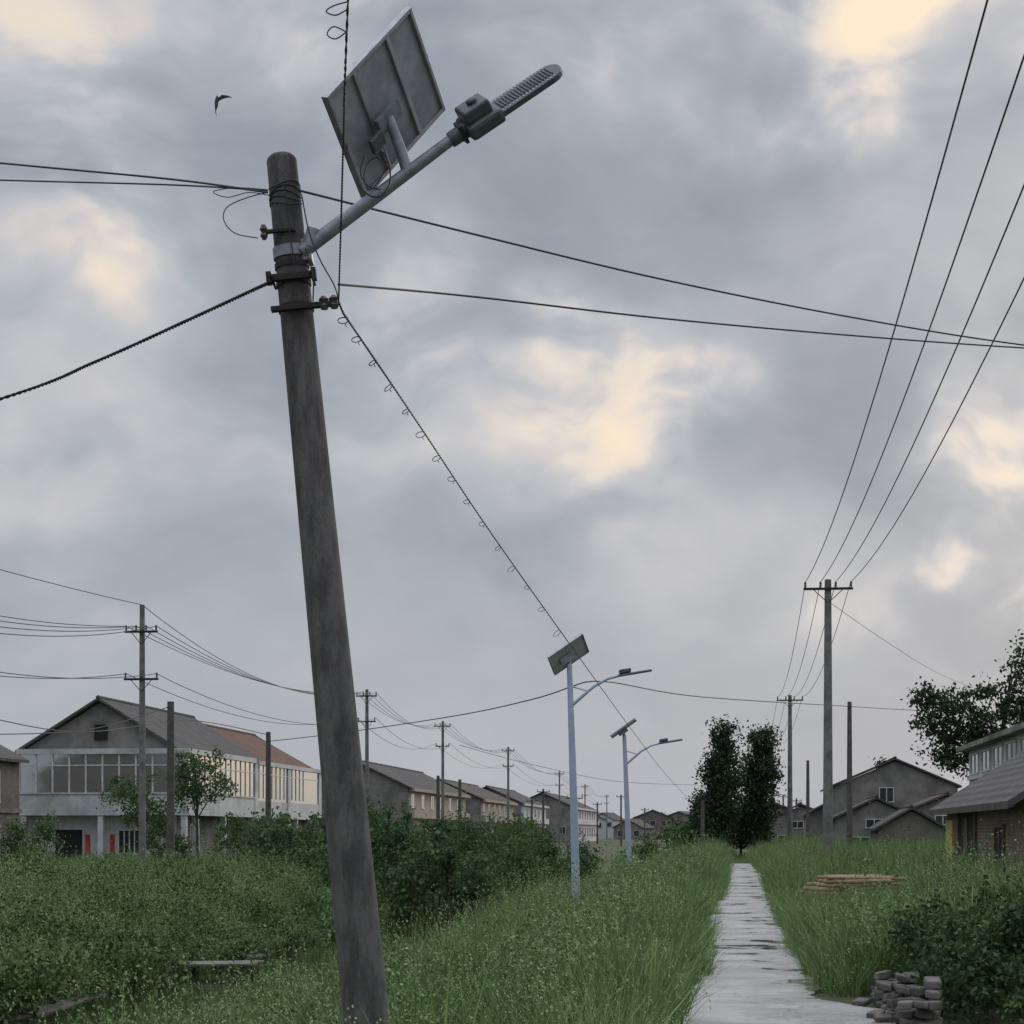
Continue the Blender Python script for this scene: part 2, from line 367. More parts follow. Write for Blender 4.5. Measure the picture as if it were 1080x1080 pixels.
# ------------------------------------------------------------ bushes and trees
def clumps(lobes,nc,per,sig):
    C=[];cl=[]
    vol=np.array([l[3]*l[4]*l[5] for l in lobes])**.67; vol/=vol.sum()
    for l,v in zip(lobes,vol):
        k=max(2,int(nc*v))
        for _ in range(k):
            d=rng.normal(size=3); d/=np.linalg.norm(d); rr=rng.uniform(.25,1.05)**.6
            c=np.array(l[:3])+d*rr*np.array(l[3:6]); cl.append(c)
            s=sig*rng.uniform(.6,1.4)
            C.append(c+rng.normal(size=(per,3))*s*np.array([1,1,.75]))
    return np.concatenate(C),cl
def tree(name,base,h,lobes,nc,per,sig,ls,m,tr=.12,limbs=14,trunk_top=.8,lean=0):
    e=empty(name,base); mb=MB()
    tp=[(0,0,-.3),(lean*.2,.02,h*.25),(lean*.5,-.05,h*.5),(lean,.03,h*trunk_top)]
    mb.tube(tp,[tr,tr*.8,tr*.6,tr*.18],8)
    C,cl=clumps(lobes,nc,per,sig)
    for c in random.sample(cl,min(limbs,len(cl))):
        t=min(.95,max(.15,(c[2]/h)*.62)); k=t/trunk_top; st=Vector((lean*k,0,h*t))
        c=Vector(c); mid=st.lerp(c,.5)+Vector((0,0,.05*h)); mb.tube([st,mid,c],[tr*.38,tr*.22,tr*.06],5)
    mb.obj('trunk',BARK,e,True); leaves('crown',C,ls,m,e); return e
def bush(name,base,lobes,nc,per,sig,ls,m):
    e=empty(name,base); mb=MB(); C,cl=clumps(lobes,nc,per,sig)
    for c in random.sample(cl,min(10,len(cl))):
        c=Vector(c); mb.tube([(c.x*.15,c.y*.15,-.1),(c.x*.6,c.y*.6,c.z*.5),c],[.025,.018,.006],5)
    mb.obj('stems',BARK,e); leaves('foliage',C,ls,m,e); return e
tree('poplar_tree',U(-.95,110,.0),8.0,[(-.1,0,2.8,1.0,1,1.5),(0,0,5.0,.95,.9,1.6),(.05,0,7.1,.55,.5,1.1)],150,70,.30,.2,TREEM,.14)
tree('poplar_tree',U(1.15,114,.0),8.0,[(-.2,0,2.6,1.2,1,1.5),(.1,0,5.0,1.2,1.0,1.6),(.35,0,7.0,.7,.7,.9)],160,70,.32,.2,TREEM,.14)
tree('poplar_tree',U(-2.0,112,-.1),4.9,[(0,0,2.6,.7,.8,1.6)],50,60,.24,.19,TREEM,.09)
tree('mulberry_tree',U(.2,116,-.1),3.6,[(0,0,1.8,1.3,.8,1.1)],50,60,.26,.19,TREEM,.09)
tree('broadleaf_tree',P(1040,905,88),10.3,[(-2.0,0,6.7,1.3,1.1,1.3),(-1.1,0,5.1,1.7,1.2,1.1),(.3,0,6.6,1.4,1.2,1.4),(1.9,0,8.2,1.0,.9,2.0),(2.3,0,6.2,1.4,1,1.7),(-2.7,0,7.6,.6,.6,.5),(.8,0,4.7,1.8,1,1.2),(3.4,0,7.2,1.2,1,2)],230,55,.28,.21,TREEM,.17,36,.85,1.2)
tree('sapling_tree',P(931,900,140),7.5,[(0,0,6,.35,.35,1.2),(.1,0,4.6,.6,.5,.8)],14,50,.25,.2,TREEM,.06)
tree('fruit_tree',P(148,915,78),4.4,[(-.6,0,3.0,.8,.7,.8),(.2,0,2.2,.9,.7,.7),(.2,0,3.6,.4,.4,.4)],40,60,.2,.14,TREEM2,.07)
tree('fruit_tree',P(208,913,76),5.0,[(0,0,4.0,1.0,.8,.8),(.5,0,3.1,.9,.7,.6),(-.5,0,2.7,.6,.6,.6)],44,60,.22,.14,TREEM2,.07)
for px,Y,s in ((18,70,1.0),(45,72,1.1),(168,80,1.15),(243,78,1.15),(268,82,1.0),(296,84,1.1),(328,84,1.05),(188,80,.7),(352,88,1.1)):
    bush('orchard_shrub',P(px,878+F*1.5/Y,Y),[(0,0,1.0*s,.6*s,.6,.75*s),(.1,0,1.6*s,.4*s,.4,.5*s)],26,60,.16,.12,TREEM2)
for i in range(36):
    Y=random.uniform(58,150); u=random.uniform(-16,-9.5) if Y<95 else random.uniform(-18,-5.5)
    s=random.uniform(.6,1.2)*(1.12 if Y>75 else 1)
    zb=float(hz(u,Y))
    bush('waterside_shrub',U(u,Y,max(zb,-1.2)),[(0,0,.9*s,1.2*s,1.0*s,.8*s),(random.uniform(-.7,.7),0,1.7*s,.6*s,.6*s,.75*s)],32,50,.24,.17,random.choice([BUSHM,TREEM2,TREEM2]))
for i in range(9):
    Y=random.uniform(60,72); px=400+i*9+random.uniform(-4,4); zt=random.uniform(2.6,3.4)
    base=P(px,878,Y); base.z=-.8
    tree('young_conifer',base,zt,[(0,0,zt*.35,.45,.45,.7),(0,0,zt*.65,.3,.3,.6),(0,0,zt*.9,.12,.12,.35)],26,45,.12,.12,BUSHM,.04,6)
for i in range(26):
    Y=random.uniform(120,210); u=random.choice([random.uniform(-26,-20),random.uniform(5,30),random.uniform(-4.5,-2.0)])
    s=random.uniform(.7,1.2)
    bush('hedge_shrub',U(u,Y,0),[(0,0,.9*s,1.5*s,1.0*s,.8*s),(.3,0,1.5*s,.8*s,.6*s,.6*s)],22,45,.28,.25,BUSHM)
bush('laurel_bush',U(2.4,16.4,.0),[(-.5,-.2,.3,.32,.5,.35),(-.1,0,.55,.4,.5,.45),(.35,.3,.7,.45,.6,.42),(.8,-.2,.6,.45,.6,.5),(-.3,.7,.5,.42,.5,.42),(.0,-1.0,.32,.4,.6,.35),(1.1,.9,.7,.6,.7,.5),(.6,-1.3,.38,.5,.5,.38),(-.2,1.6,.55,.5,.6,.42)],360,75,.085,.055,BUSHM)
bush('laurel_bush',U(3.1,20.5,.1),[(0,0,.45,.7,.7,.45),(.6,.4,.5,.7,.7,.5)],80,70,.12,.065,BUSHM)

# ------------------------------------------------------------ main pole + lamp
Y0=11.5
lp=empty('leaning_concrete_pole',(0,0,0))
top=P(297,170,Y0); bot=P(387,1080,Y0); ax=(bot-top).normalized(); ln=(bot-top).length
mb=MB(); pts=[];rs=[]
for k in range(30):
    t=k/29*(ln+1.1); pts.append(top+ax*t); rs.append(.091+.052*t/ln)
pts=[top-ax*.045,top-ax*.035,top-ax*.018]+pts; rs=[.03,.065,.084]+rs
mb.tube(pts,rs,32); mb.obj('shaft',CONC,lp,True)
def on(py,off=0,dy=0):
    t=(py-170)/910; p=top.lerp(bot,t)+Vector((off,dy,0)); return p
def prad(py): return .091+.052*(py-170)/910
perp=Vector((0,1,0)).cross(ax).normalized()
if perp.x<0: perp=-perp
mb=MB()
for py,hh in ((281,.03),(298,.05),(326,.04)):
    c=on(py); mb.tube([c-ax*hh/2,c+ax*hh/2],prad(py)+.008,28)
mb.obj('clamp_bands',IRON,lp,True)
mb=MB(); c=on(268); mb.tube([c-ax*.035,c+ax*.03],prad(270)+.011,28); mb.obj('lamp_clamp',GALV,lp,True)
mb=MB()
c=on(330)-Vector((0,.12,0)); mb.obox(c+perp*.06,perp*.40,(0,.05,0),ax*.03)
c2=on(297)-Vector((0,.11,0)); mb.obox(c2+perp*.0,perp*.28,(0,.04,0),ax*.04)
for s in(-1,1):
    mb.obox(c2+perp*.135*s,perp*.03,(0,.07,0),ax*.07)
    mb.tube([c2+perp*.12*s-Vector((0,.06,0)),c2+perp*.12*s+Vector((0,.22,0))],.009,8)
c3=on(248)-Vector((0,.1,0)); mb.obox(c3-perp*.05,perp*.2,(0,.03,0),ax*.022)
mb.obox(c3-perp*.14,perp*.016,(0,.04,0),ax*.07)
mb.obj('iron_brackets',IRON,lp,False,.004)
mb=MB()
q=c+perp*.24
for dd in(-.06,.0):
    mb.tube([q+perp*dd-ax*.05,q+perp*dd-ax*.03,q+perp*dd-ax*.01,q+perp*dd+ax*.01,q+perp*dd+ax*.03],[.012,.032,.02,.032,.02],12)
q=c3-perp*.14; mb.tube([q-ax*.045,q-ax*.02,q,q+ax*.02,q+ax*.045],[.012,.024,.015,.024,.012],12)
mb.obj('insulators',CERAM,lp,True)
mb=MB()
for k in range(5):
    c=on(198+k*5); r=prad(200)+.004; pts=[]
    for j in range(25):
        a=6.283*j/24; pts.append(c+perp*math.cos(a)*r+Vector((0,1,0))*math.sin(a)*r+ax*(.015*math.sin(a*2+k)))
    mb.tube(pts,.003,5)
def px_tube(mb,pp,r,Y=None,n=5):
    pts=[P(a,b,(Y or 11.33)+ (rest[0] if rest else 0)) for a,b,*rest in pp]
    out=[]
    for i in range(len(pts)-1):
        p0=pts[max(i-1,0)];p1=pts[i];p2=pts[i+1];p3=pts[min(i+2,len(pts)-1)]
        for s in range(6):
            t=s/6; out.append(.5*((2*p1)+(p2-p0)*t+(2*p0-5*p1+4*p2-p3)*t*t+(3*p1-p0-3*p2+p3)*t**3))
    out.append(pts[-1]); mb.tube(out,r,n)
px_tube(mb,[(282,203),(262,208),(240,218),(236,232),(248,246),(272,251)],.0035)
px_tube(mb,[(282,200),(250,198),(225,202),(240,208),(262,203),(284,206)],.003)
px_tube(mb,[(318,205),(326,245),(338,275),(352,300),(357,316)],.0045)
px_tube(mb,[(300,196),(304,230),(308,262),(312,290)],.004,11.38)
px_tube(mb,[(322,262),(330,290),(330,318)],.0045)
mb.obj('tie_wires',RUBBER,lp)

sl=empty('solar_street_lamp',(0,0,0)); YA=11.45
A0=P(318,266,YA); A1=P(482,143,YA)
mb=MB(); mb.tube([A0,A0.lerp(A1,.35),A0.lerp(A1,.7),A1],[.045,.042,.037,.033],20); mb.obj('arm',GALV,sl,True)
mb=MB(); mb.tube([P(326,262,YA),P(332,242,YA)],.048,16); mb.obox(on(268)+perp*.1,perp*.06,(0,.14,0),ax*.13); mb.obj('arm_socket',GALV,sl,False,.006)
d=Vector((107,0,72)).normalized(); w=Vector((-.35,.78,.52)); w=(w-d*w.dot(d)).normalized(); n_=d.cross(w).normalized()
if n_.z<0: n_=-n_
h0=P(478,146,YA)
mb=MB(); mb.tube([h0-d*.02,h0+d*.12],[.047,.05],20)
for s in(-.05,0,.05): mb.obox(h0+d*.06,d*.02,w*.12,n_*.11)
mb.obj('head_socket',LAMPG,sl,True)
mb=MB()
hb=h0+d*.20; mb.obox(hb,d*.24,w*.29,n_*.09); mb.obj('driver_housing',LAMPG,sl,False,.025)
mb=MB(); mb.obox(hb+n_*.08-d*.01,d*.18,w*.19,n_*.08); mb.tube([hb+n_*.115,hb+n_*.145],.035,14); mb.obj('control_box',LAMPG,sl,False,.02)
bl0=h0+d*.30; BLn=.475; BW=.25
mb=MB()
def blade(th0,th1):
    pts=[(0,-BW/2),(BLn-.09,-BW/2*.95)]
    for j in range(9):
        t=-math.pi/2+math.pi*j/8; pts.append((BLn-.09+.09*math.cos(t),math.sin(t)*BW/2*.95))
    pts+=[(0,BW/2)]
    i=len(mb.v); m_=len(pts)
    for th in(th0,th1):
        for x,y in pts: mb.v.append(tuple(bl0+d*x+w*y+n_*th))
    mb.f.append(tuple(range(i,i+m_))[::-1]); mb.f.append(tuple(range(i+m_,i+2*m_)))
    for k in range(m_): mb.f.append((i+k,i+(k+1)%m_,i+m_+(k+1)%m_,i+m_+k))
blade(-.02,.012); mb.obj('led_blade',LAMPG,sl)
mb=MB()
for k in range(18):
    x=.02+k*.0225
    mb.obox(bl0+d*x+n_*.017,d*.006,w*BW*.56,n_*.010)
mb.obj('cooling_fins',LAMPG,sl)
mb=MB()
for k in range(16):
    x=.03+k*.0245
    for s in(-1,1): mb.obox(bl0+d*x+w*BW*.39*s+n_*.013,d*.011,w*.024,n_*.004)
mb.obj('vent_slots',SLOT,sl)
def panel(parent,c,a,b,th,back,fr,cell,ribs=True):
    c=Vector(c);a=Vector(a);b=Vector(b); b=b-a*(a.dot(b)/a.dot(a)); n=a.cross(b).normalized()
    if n.z<0: n=-n
    an=a.normalized();bn=b.normalized()
    mb=MB(); mb.obox(c+n*.004,a*.97,b*.97,n*.012); mb.obj('panel_back',back,parent)
    mb=MB(); mb.obox(c+n*.016,a*.965,b*.965,n*.008); mb.obj('solar_cells',cell,parent)
    mb=MB(); f=.025 if a.length<1.2 else .04
    for s in(-1,1):
        mb.obox(c+b*.5*s,a+an*f*.0,bn*f,n*th); mb.obox(c+a*.5*s,an*f,b+bn*f,n*(th+.004))
    if ribs:
        for s in(-.5,.5): mb.obox(c+a*.4*s-n*(.014),an*.03,b*.96,n*.02)
    mb.obj('panel_frame',fr,parent,False,.003)
    return n
pc=P(407,109,11.45)
pa=(Vector((80,0,115))*11.45/F+Vector((0,.34,0))); pb=(Vector((33,0,-76))*11.45/F+Vector((0,.55,0)))*.93
pn=panel(sl,pc,pa,pb,.045,PANELB,FRAME,CELL)
mb=MB()
q1=P(410,124,11.42)
mb.tube([P(430,182,YA),P(424,162,YA),q1],[.036,.034,.03],16)
mb.obox(q1,pa.normalized()*.22,pb.normalized()*.1,pn*.03)
mb.obj('panel_bracket',GALV,sl,True)
mb=MB(); mb.obox(P(398,150,11.35),pa.normalized()*.12,pb.normalized()*.09,pn*.03); mb.obj('junction_box',LAMPG,sl,False,.006)
mb=MB()
px_tube(mb,[(402,150),(408,170),(400,190),(390,200),(384,188),(388,172),(398,166),(406,176)],.0045,11.2)
px_tube(mb,[(366,150),(368,175),(382,200),(398,208),(410,196),(411,176),(404,160)],.005,11.25)
px_tube(mb,[(384,165),(380,182),(388,196),(402,200)],.004,11.22)
mb.obj('loose_cable',RUBBER,sl)

cc=empty('coiled_tie_cable',(0,0,0))
S=P(357,318,11.33)
mb=MB(); near=[S,P(360,220,10.0),P(363,110,8.7),P(367,0,7.5),Vector((0.35,-2,5.25)),Vector((.95,-8,5.5))]
far=[P(362,330,11.4),P(440,445,14.2),P(520,565,19.3),P(600,678,26.5),P(668,772,46),P(705,820,72),P(741,858,107)]
def cr(pts,s=8):
    out=[]
    for i in range(len(pts)-1):
        p0=pts[max(i-1,0)];p1=pts[i];p2=pts[i+1];p3=pts[min(i+2,len(pts)-1)]
        for k in range(s):
            t=k/s; out.append(.5*((2*p1)+(p2-p0)*t+(2*p0-5*p1+4*p2-p3)*t*t+(3*p1-p0-3*p2+p3)*t**3))
    return out+[pts[-1]]
def twist(pts,r,amp,turns):
    n=max(len(pts)*3,int(turns*5))
    for ph in(0,math.pi):
        o=[]
        for k in range(n):
            t=k/(n-1)*(len(pts)-1); i=min(int(t),len(pts)-2); p=pts[i].lerp(pts[i+1],t-i)
            a=turns*6.283*k/n+ph; o.append(p+Vector((math.cos(a)*amp,0,math.sin(a)*amp)))
        mb.tube(o,r,5)
cn=cr(near); twist(cn,.0034,.003,90); cf=[S]+cr(far,10); twist(cf,.0045,.004,150)
def loop(c,r,tail,tilt=0):
    pts=[]
    for j in range(15):
        a=6.283*j/14-1.2; pts.append(c+Vector((-1,0,-.3+tilt))*(r*1.3*(1-math.cos(a)))*.8+Vector((0,0,1))*r*math.sin(a)*.7+Vector((0,.01,0))*math.sin(a))
    pts.append(pts[-1]+Vector((.01,0,-tail))); mb.tube(pts,.0034,4)
for k in range(15):
    i=2+int(k*2.0); c=cf[min(i,len(cf)-1)]
    loop(c,random.uniform(.02,.033)*(1+.03*k),.02,random.uniform(-.4,.4))
px_tube(mb,[(366,2),(352,6),(344,12),(354,16),(366,10)],.003,7.7)
px_tube(mb,[(366,34),(352,28),(345,36),(354,41),(366,33)],.003,7.9)
mb.obj('twisted_strands',RUBBER,cc)

# ------------------------------------------------------------ utility poles
def utility_pole(name,base,topz,r0,r1,arms,m=CONC2,rz=0):
    e=empty(name,base,rz); h=topz-base[2]
    mb=MB(); mb.tube([(0,0,-.4),(0,0,h*.5),(0,0,h)],[r0,(r0+r1)/2,r1],14); mb.obj('shaft',m,e,True)
    if arms:
        mb=MB(); mi=MB()
        for dz,wd,ni in arms:
            z=h-dz; mb.box((-wd/2,-r1-.07,z-.04),(wd/2,-r1-.005,z+.04))
            for s in(-1,1): mb.tube([(s*wd*.3,-r1-.03,z-.02),(s*.02,-r1-.03,z-.45)],.015,6)
            for k in range(ni):
                x=-wd/2+.06+(wd-.12)*k/(ni-1)
                mi.tube([(x,-r1-.04,z+.04),(x,-r1-.04,z+.1),(x,-r1-.04,z+.14),(x,-r1-.04,z+.18),(x,-r1-.04,z+.24)],[.015,.045,.03,.045,.025],8)
        mb.obj('crossarms',IRON,e); mi.obj('insulators',CERAM,e,True)
    return e
def wires(name,pairs,r):
    mb=MB()
    for a,b,s in pairs: mb.tube(sagline(a,b,s),r,5)
    return mb.obj(name,RUBBER)
RP=[(3.0,3,10.0),(3.0,63,10.0),(3.2,116,10.0),(3.2,175,10),(3.2,240,10)]
for u,Y,z in RP:
    utility_pole('utility_pole',U(u,Y,.1),z,.18,.11,[(.32,1.62,4)],CONC2,ANG)
prs=[]
for (u,Y,z),(u2,Y2,z2) in zip(RP[:-1],RP[1:]):
    for k in range(4):
        o=-.75+1.5*k/3; prs.append((U(u+o,Y,z-.08),U(u2+o,Y2,z2-.08),1.15 if Y<60 else .9))
wires('power_lines',prs,.012)
utility_pole('utility_pole',P(896,905,80),H+138*80/F,.14,.09,[],WOODP)
utility_pole('utility_pole',P(852,900,130),H+76*130/F,.15,.1,[],WOODP)
utility_pole('utility_pole',P(808,892,200),H+60*200/F,.17,.11,[(.3,1.5,4)],WOODP)
utility_pole('utility_pole',Vector(((741-540)/F*107,107,.0)),3.4,.13,.1,[],WOODP)
LP=[(-20.0,44,10.2,0),((150-540)/F*70,70,10.0,1),((387-540)/F*112,112,10.05,1),((467-540)/F*143,143,10.0,1),((536-540)/F*186,186,10.0,1),((590-540)/F*260,260,10,1),((617-540)/F*330,330,10,1),((640-540)/F*420,420,10,1)]
for x,Y,z,_ in LP:
    utility_pole('utility_pole',Vector((x,Y,.0)),z,.14,.095,[(1.0,1.25,4),(2.75,1.3,3)] if Y<100 else [(.4,1.25,4),(1.9,1.1,3)],CONC2,-.1)
prs=[]
for A,B in zip(LP[:-1],LP[1:]):
    for k in range(4):
        o=-.56+1.12*k/3; za=.8 if A[1]<100 else .2; zb=.8 if B[1]<100 else .2
        prs.append(((A[0]+o,A[1]-.15,A[2]-za-(.35*k if A[1]<50 else 0)),(B[0]+o,B[1]-.15,B[2]-zb),.8+.1*k))
    for k in range(2):
        o=-.55+1.1*k; prs.append(((A[0]+o,A[1]-.15,A[2]-(2.55 if A[1]<100 else 1.7)),(B[0]+o,B[1]-.15,B[2]-(2.55 if B[1]<100 else 1.7)),1.0))
prs.append(((LP[0][0],44,10.2),(LP[1][0],70,10.0),.2)); prs.append(((LP[1][0],70,10.0),(LP[2][0],112,10.0),1.4))
wires('power_lines',prs,.015)
utility_pole('utility_pole',P(180,914,66),H+138*66/F,.15,.12,[],WOODP)
utility_pole('utility_pole',P(283,905,88),H+106*88/F,.15,.11,[],WOODP)
for px,py,Y in ((462,818,120),(485,822,130),(573,832,190),(606,838,150),(655,838,250),(680,852,300),(698,856,330),(716,860,380),(630,846,270),(561,842,210),(840,842,220),(826,838,260)):
    utility_pole('utility_pole',P(px,878+F*1.5/Y,Y),H+(878-py)*Y/F,.14,.1,[(.3,1.3,3)] if px>550 else [],WOODP)
RO=Vector((7.9,20,.1)); LO=Vector((-6.1,14,-1.3))
utility_pole('utility_pole',RO,7.3,.16,.11,[]); utility_pole('utility_pole',LO,7.2,.16,.11,[]); utility_pole('utility_pole',Vector((.95,-8,0)),6.2,.16,.11,[])
mb=MB()
mb.tube(cr([P(312,200,11.5),P(500,247,13.3),P(700,295,15.2),P(900,335,17),P(1080,364,18.5),P(1320,392,20)]),.0075,6)
mb.tube(cr([P(357,300,11.4),P(500,313,13.3),P(700,336,15.2),P(900,354,17),P(1080,367,18.5),P(1320,380,20)]),.0075,6)
mb.tube(cr([P(282,203,11.5),P(180,189,12.1),P(0,172,13),P(-330,140,14)]),.007,6)
mb.tube(cr([P(282,201,11.5),P(180,195,12.1),P(0,190,13),P(-330,180,14)]),.0055,6)
mb.obj('service_wires',RUBBER)
mb=MB()
cpts=cr([P(282,299,11.4),P(200,337,12),P(100,382,12.7),P(0,421,13.3),P(-330,520,14)],24)
twist(cpts,.0075,.006,60); mb.obj('twisted_service_cable',RUBBER)
mb=MB()
mb.tube(cr([P(283,782,88),P(360,773,78),P(480,755,64),P(560,738,54),P(603,724,48.3)]),.018,5)
mb.tube(cr([P(603,724,48.3),P(640,719,50),P(740,735,60),P(896,745,80),P(962,749,92),P(1100,756,110)]),.018,5)
mb.tube(cr([P(283,775,88),P(200,760,80),P(80,772,66),P(-60,745,56)]),.018,5)
mb.tube(cr([P(180,745,66),P(90,770,60),P(-60,775,50)]),.016,5)
mb.tube(cr([P(485,786,150),P(560,806,170),P(650,824,200),P(735,828,230)]),.026,5)
mb.tube(cr([P(876,636,63),P(940,680,75),P(1000,715,90),P(1080,745,110)]),.010,5)
mb.obj('telephone_cables',RUBBER)

# ------------------------------------------------------------ distant solar street lamps
def solar_lamp(x,Y,zb,ztop,rz=0,lean=0,edge=False):
    e=empty('solar_street_lamp',(x,Y,0),rz)
    h=ztop
    mb=MB(); mb.tube([(0,0,zb-.4),(-lean*.5,0,(zb+h)*.5),(-lean,0,h-.25)],[.115,.095,.07],16); mb.obj('pole',BLUEP,e,True)
    mb=MB(); mb.tube([(0,0,zb-.2),(0,0,zb+.0),(0,0,zb+.01)],[.2,.2,.12],12); mb.obj('base_flange',BLUEP,e)
    mb=MB(); z=h-1.35
    mb.tube([(-lean,0,z),(-lean+.25,-.02,z+.22),(-lean+.6,-.04,z+.52),(-lean+.95,-.05,z+.72),(-lean+1.25,-.06,z+.8)],[.045,.042,.038,.035,.032],10)
    mb.tube([(-lean,0,z+.55),(-lean+.45,-.02,z+.42)],.02,6)
    mb.obj('arm',BLUEP,e,True)
    mb=MB(); c=Vector((-lean+1.65,-.06,z+.87)); mb.obox(c,Vector((.85,0,.14)),Vector((0,.3,.03)),Vector((-.01,0,.06)))
    mb.obox(c+Vector((-.25,0,.05)),Vector((.3,0,.05)),Vector((0,.22,0)),Vector((-.01,0,.1))); mb.obj('lamp_head',LAMPG,e,False,.02)
    c=Vector((-lean-.03,0,h+.0))
    if edge: panel(e,c,(.86,-.1,.62),(.1,.72,-.02),.06,WHITEP,FRAME,CELL,False)
    else: panel(e,c,(.86,.1,.60),(.24,.66,-.34),.06,WTILE,FRAME,CELL,False)
    mb=MB(); mb.tube([(-lean,0,h-.4),(-lean-.03,0,h-.02)],.05,10); mb.obox((-lean-.06,0,h-.12),(.3,0,.2),(0,.2,0),(-.1,0,.15)); mb.obj('panel_bracket',GALV,e)
    return e
solar_lamp((609-540)/F*48,48,-.9,H+(878-690)*48/F,0,.2)
solar_lamp((665-540)/F*68,68,-1.0,H+(878-768)*68/F,0,.22,True)

# ------------------------------------------------------------ houses
def gable_roof(e,w,L,ze,zr,m,y0=0,x0=None,over=.35,name='roof',th=.14):
    x0=-w if x0 is None else x0; xm=x0+w/2; k=(zr-ze)/(w/2)
    xl=x0-over;xr=x0+w+over;zl=ze-k*over
    vs=[];
    for y in (y0-over,y0+L+over):
        vs+=[(xl,y,zl),(xm,y,zr),(xr,y,zl),(xl,y,zl+th),(xm,y,zr+th),(xr,y,zl+th)]
    fs=[(0,1,4,3),(1,2,5,4),(6,9,10,7),(7,10,11,8),(3,4,10,9),(4,5,11,10),(0,6,7,1),(1,7,8,2),(0,3,9,6),(2,8,11,5)]
    meshobj(name,vs,fs,m,e)
    mb=MB(); mb.tube([(xm,y0-over,zr+th),(xm,y0+L+over,zr+th)],.11,8); mb.obj(name+'_ridge',m,e,True)
def gable_body(e,w,L,ze,zr,m,y0=0,x0=None,name='walls',z0=-.3):
    x0=-w if x0 is None else x0; xm=x0+w/2
    vs=[]
    for y in(y0,y0+L): vs+=[(x0,y,z0),(x0+w,y,z0),(x0+w,y,ze),(xm,y,zr-.01),(x0,y,ze)]
    fs=[(0,1,2,3,4),(9,8,7,6,5),(1,6,7,2),(0,4,9,5)]
    return meshobj(name,vs,fs,m,e)
def win(e,axis,pos,a0,a1,z0,z1,frame=WHITEP,glass=GLASSD,out=1,bars=1,name='window'):
    g=MB();f=MB()
    def bx(mb,a,b,c,d,t0,t1):
        if axis=='y': mb.box((a,min(pos+out*t0,pos+out*t1),c),(b,max(pos+out*t0,pos+out*t1),d))
        else: mb.box((min(pos+out*t0,pos+out*t1),a,c),(max(pos+out*t0,pos+out*t1),b,d))
    bx(g,a0,a1,z0,z1,-.02,.02); t=.06
    bx(f,a0-t,a1+t,z1,z1+t,-.02,.06); bx(f,a0-t,a1+t,z0-t,z0,-.02,.08)
    bx(f,a0-t,a0,z0,z1,-.02,.055); bx(f,a1,a1+t,z0,z1,-.02,.055)
    for k in range(1,bars+1):
        x=a0+(a1-a0)*k/(bars+1); bx(f,x-.03,x+.03,z0,z1,.021,.05)
    g.obj(name+'_glass',glass,e); f.obj(name+'_frame',frame,e)
e=empty('two_storey_house',U(-29.6,100,.0),ANG)
W=8.3;LL=32
gable_body(e,W,LL,6.0,8.5,PLAST,name='walls')
gable_roof(e,W,17,6.05,8.6,TILEG,0,None,.4,'front_roof'); gable_roof(e,W,LL-17.9,5.95,8.25,TILER,17.9,None,.35,'rear_roof')
mb=MB(); mb.box((-W-.05,-.9,2.5),(.9,0,3.62)); mb.box((0.0,.01,2.5),(.9,13,3.62)); mb.box((0.0,13.6,2.45),(.9,31,3.5)); mb.obj('balcony_parapet',WTILE,e)
mb=MB(); mb.box((-W-.1,-1.0,5.72),(1.0,0,6.0)); mb.box((.0,.01,5.72),(1.0,13,6.0)); mb.box((.0,13.6,5.65),(1.0,31,5.9))
mb.box((-W-.08,-.96,3.62),(.96,-.02,3.70)); mb.box((.01,.02,3.62),(.96,13,3.70)); mb.obj('balcony_cornice',WTILE,e)
mb=MB(); mb.box((-W+.05,-.86,3.7),(.86,-.80,5.72)); mb.box((.80,-.79,3.7),(.86,12.9,5.72)); mb.box((.80,13.7,3.5),(.86,30.9,5.65)); mb.obj('balcony_glazing',GLASS,e)
mb=MB()
for k in range(11): x=-W+.05+(W+.75)*k/10; mb.box((x-.045,-.9,3.7),(x+.045,-.87,5.72))
for k in range(26):
    y=-.8+k*1.06
    mb.box((.87,y-.04,3.66),(.9,y+.04,5.7))
mb.box((-W,-.905,5.1),(.9,-.868,5.16)); mb.box((.868,-.8,5.1),(.905,30,5.16))
mb.obj('window_mullions',WHITEP,e)
mb=MB()
for y in(12.9,21.2,30.2): mb.box((.78,y,-.2),(.93,y+.75,5.7))
mb.obj('balcony_piers',WTILE,e)
mb=MB()
for y in(1.0,6.5,12.6,18,24,30): mb.box((.55,y,-.2),(.85,y+.3,2.5))
for x in(-W+.1,-4,.5): mb.box((x,-.85,-.2),(x+.28,-.57,2.5))
mb.obj('columns',WTILE,e)
mb=MB(); mb.box((-W,-.012,-.2),(0,.0-.002,2.5)); mb.obj('ground_floor_facing',WTILE,e)
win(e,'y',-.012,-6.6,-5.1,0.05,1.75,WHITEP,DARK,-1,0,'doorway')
mb=MB(); mb.box((-4.95,-.06,.1),(-4.7,-.02,1.5)); mb.box((-3.6,-.06,.1),(-3.35,-.02,1.5)); mb.obj('red_couplets',REDP,e)
win(e,'y',-.012,-3.1,-1.7,.5,1.7,WHITEP,GLASSD,-1,4)
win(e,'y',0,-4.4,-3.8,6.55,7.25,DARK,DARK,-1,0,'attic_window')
for y in(2.5,8,15,21,27): win(e,'x',0,y,y+1.6,.7,2.0,WHITEP,GLASSD,1,2)
e=empty('brick_house',U(-33.3,78,0),ANG); gable_body(e,8,10,4.9,7,BRICKG); gable_roof(e,8,10,5,7.1,TILEG)
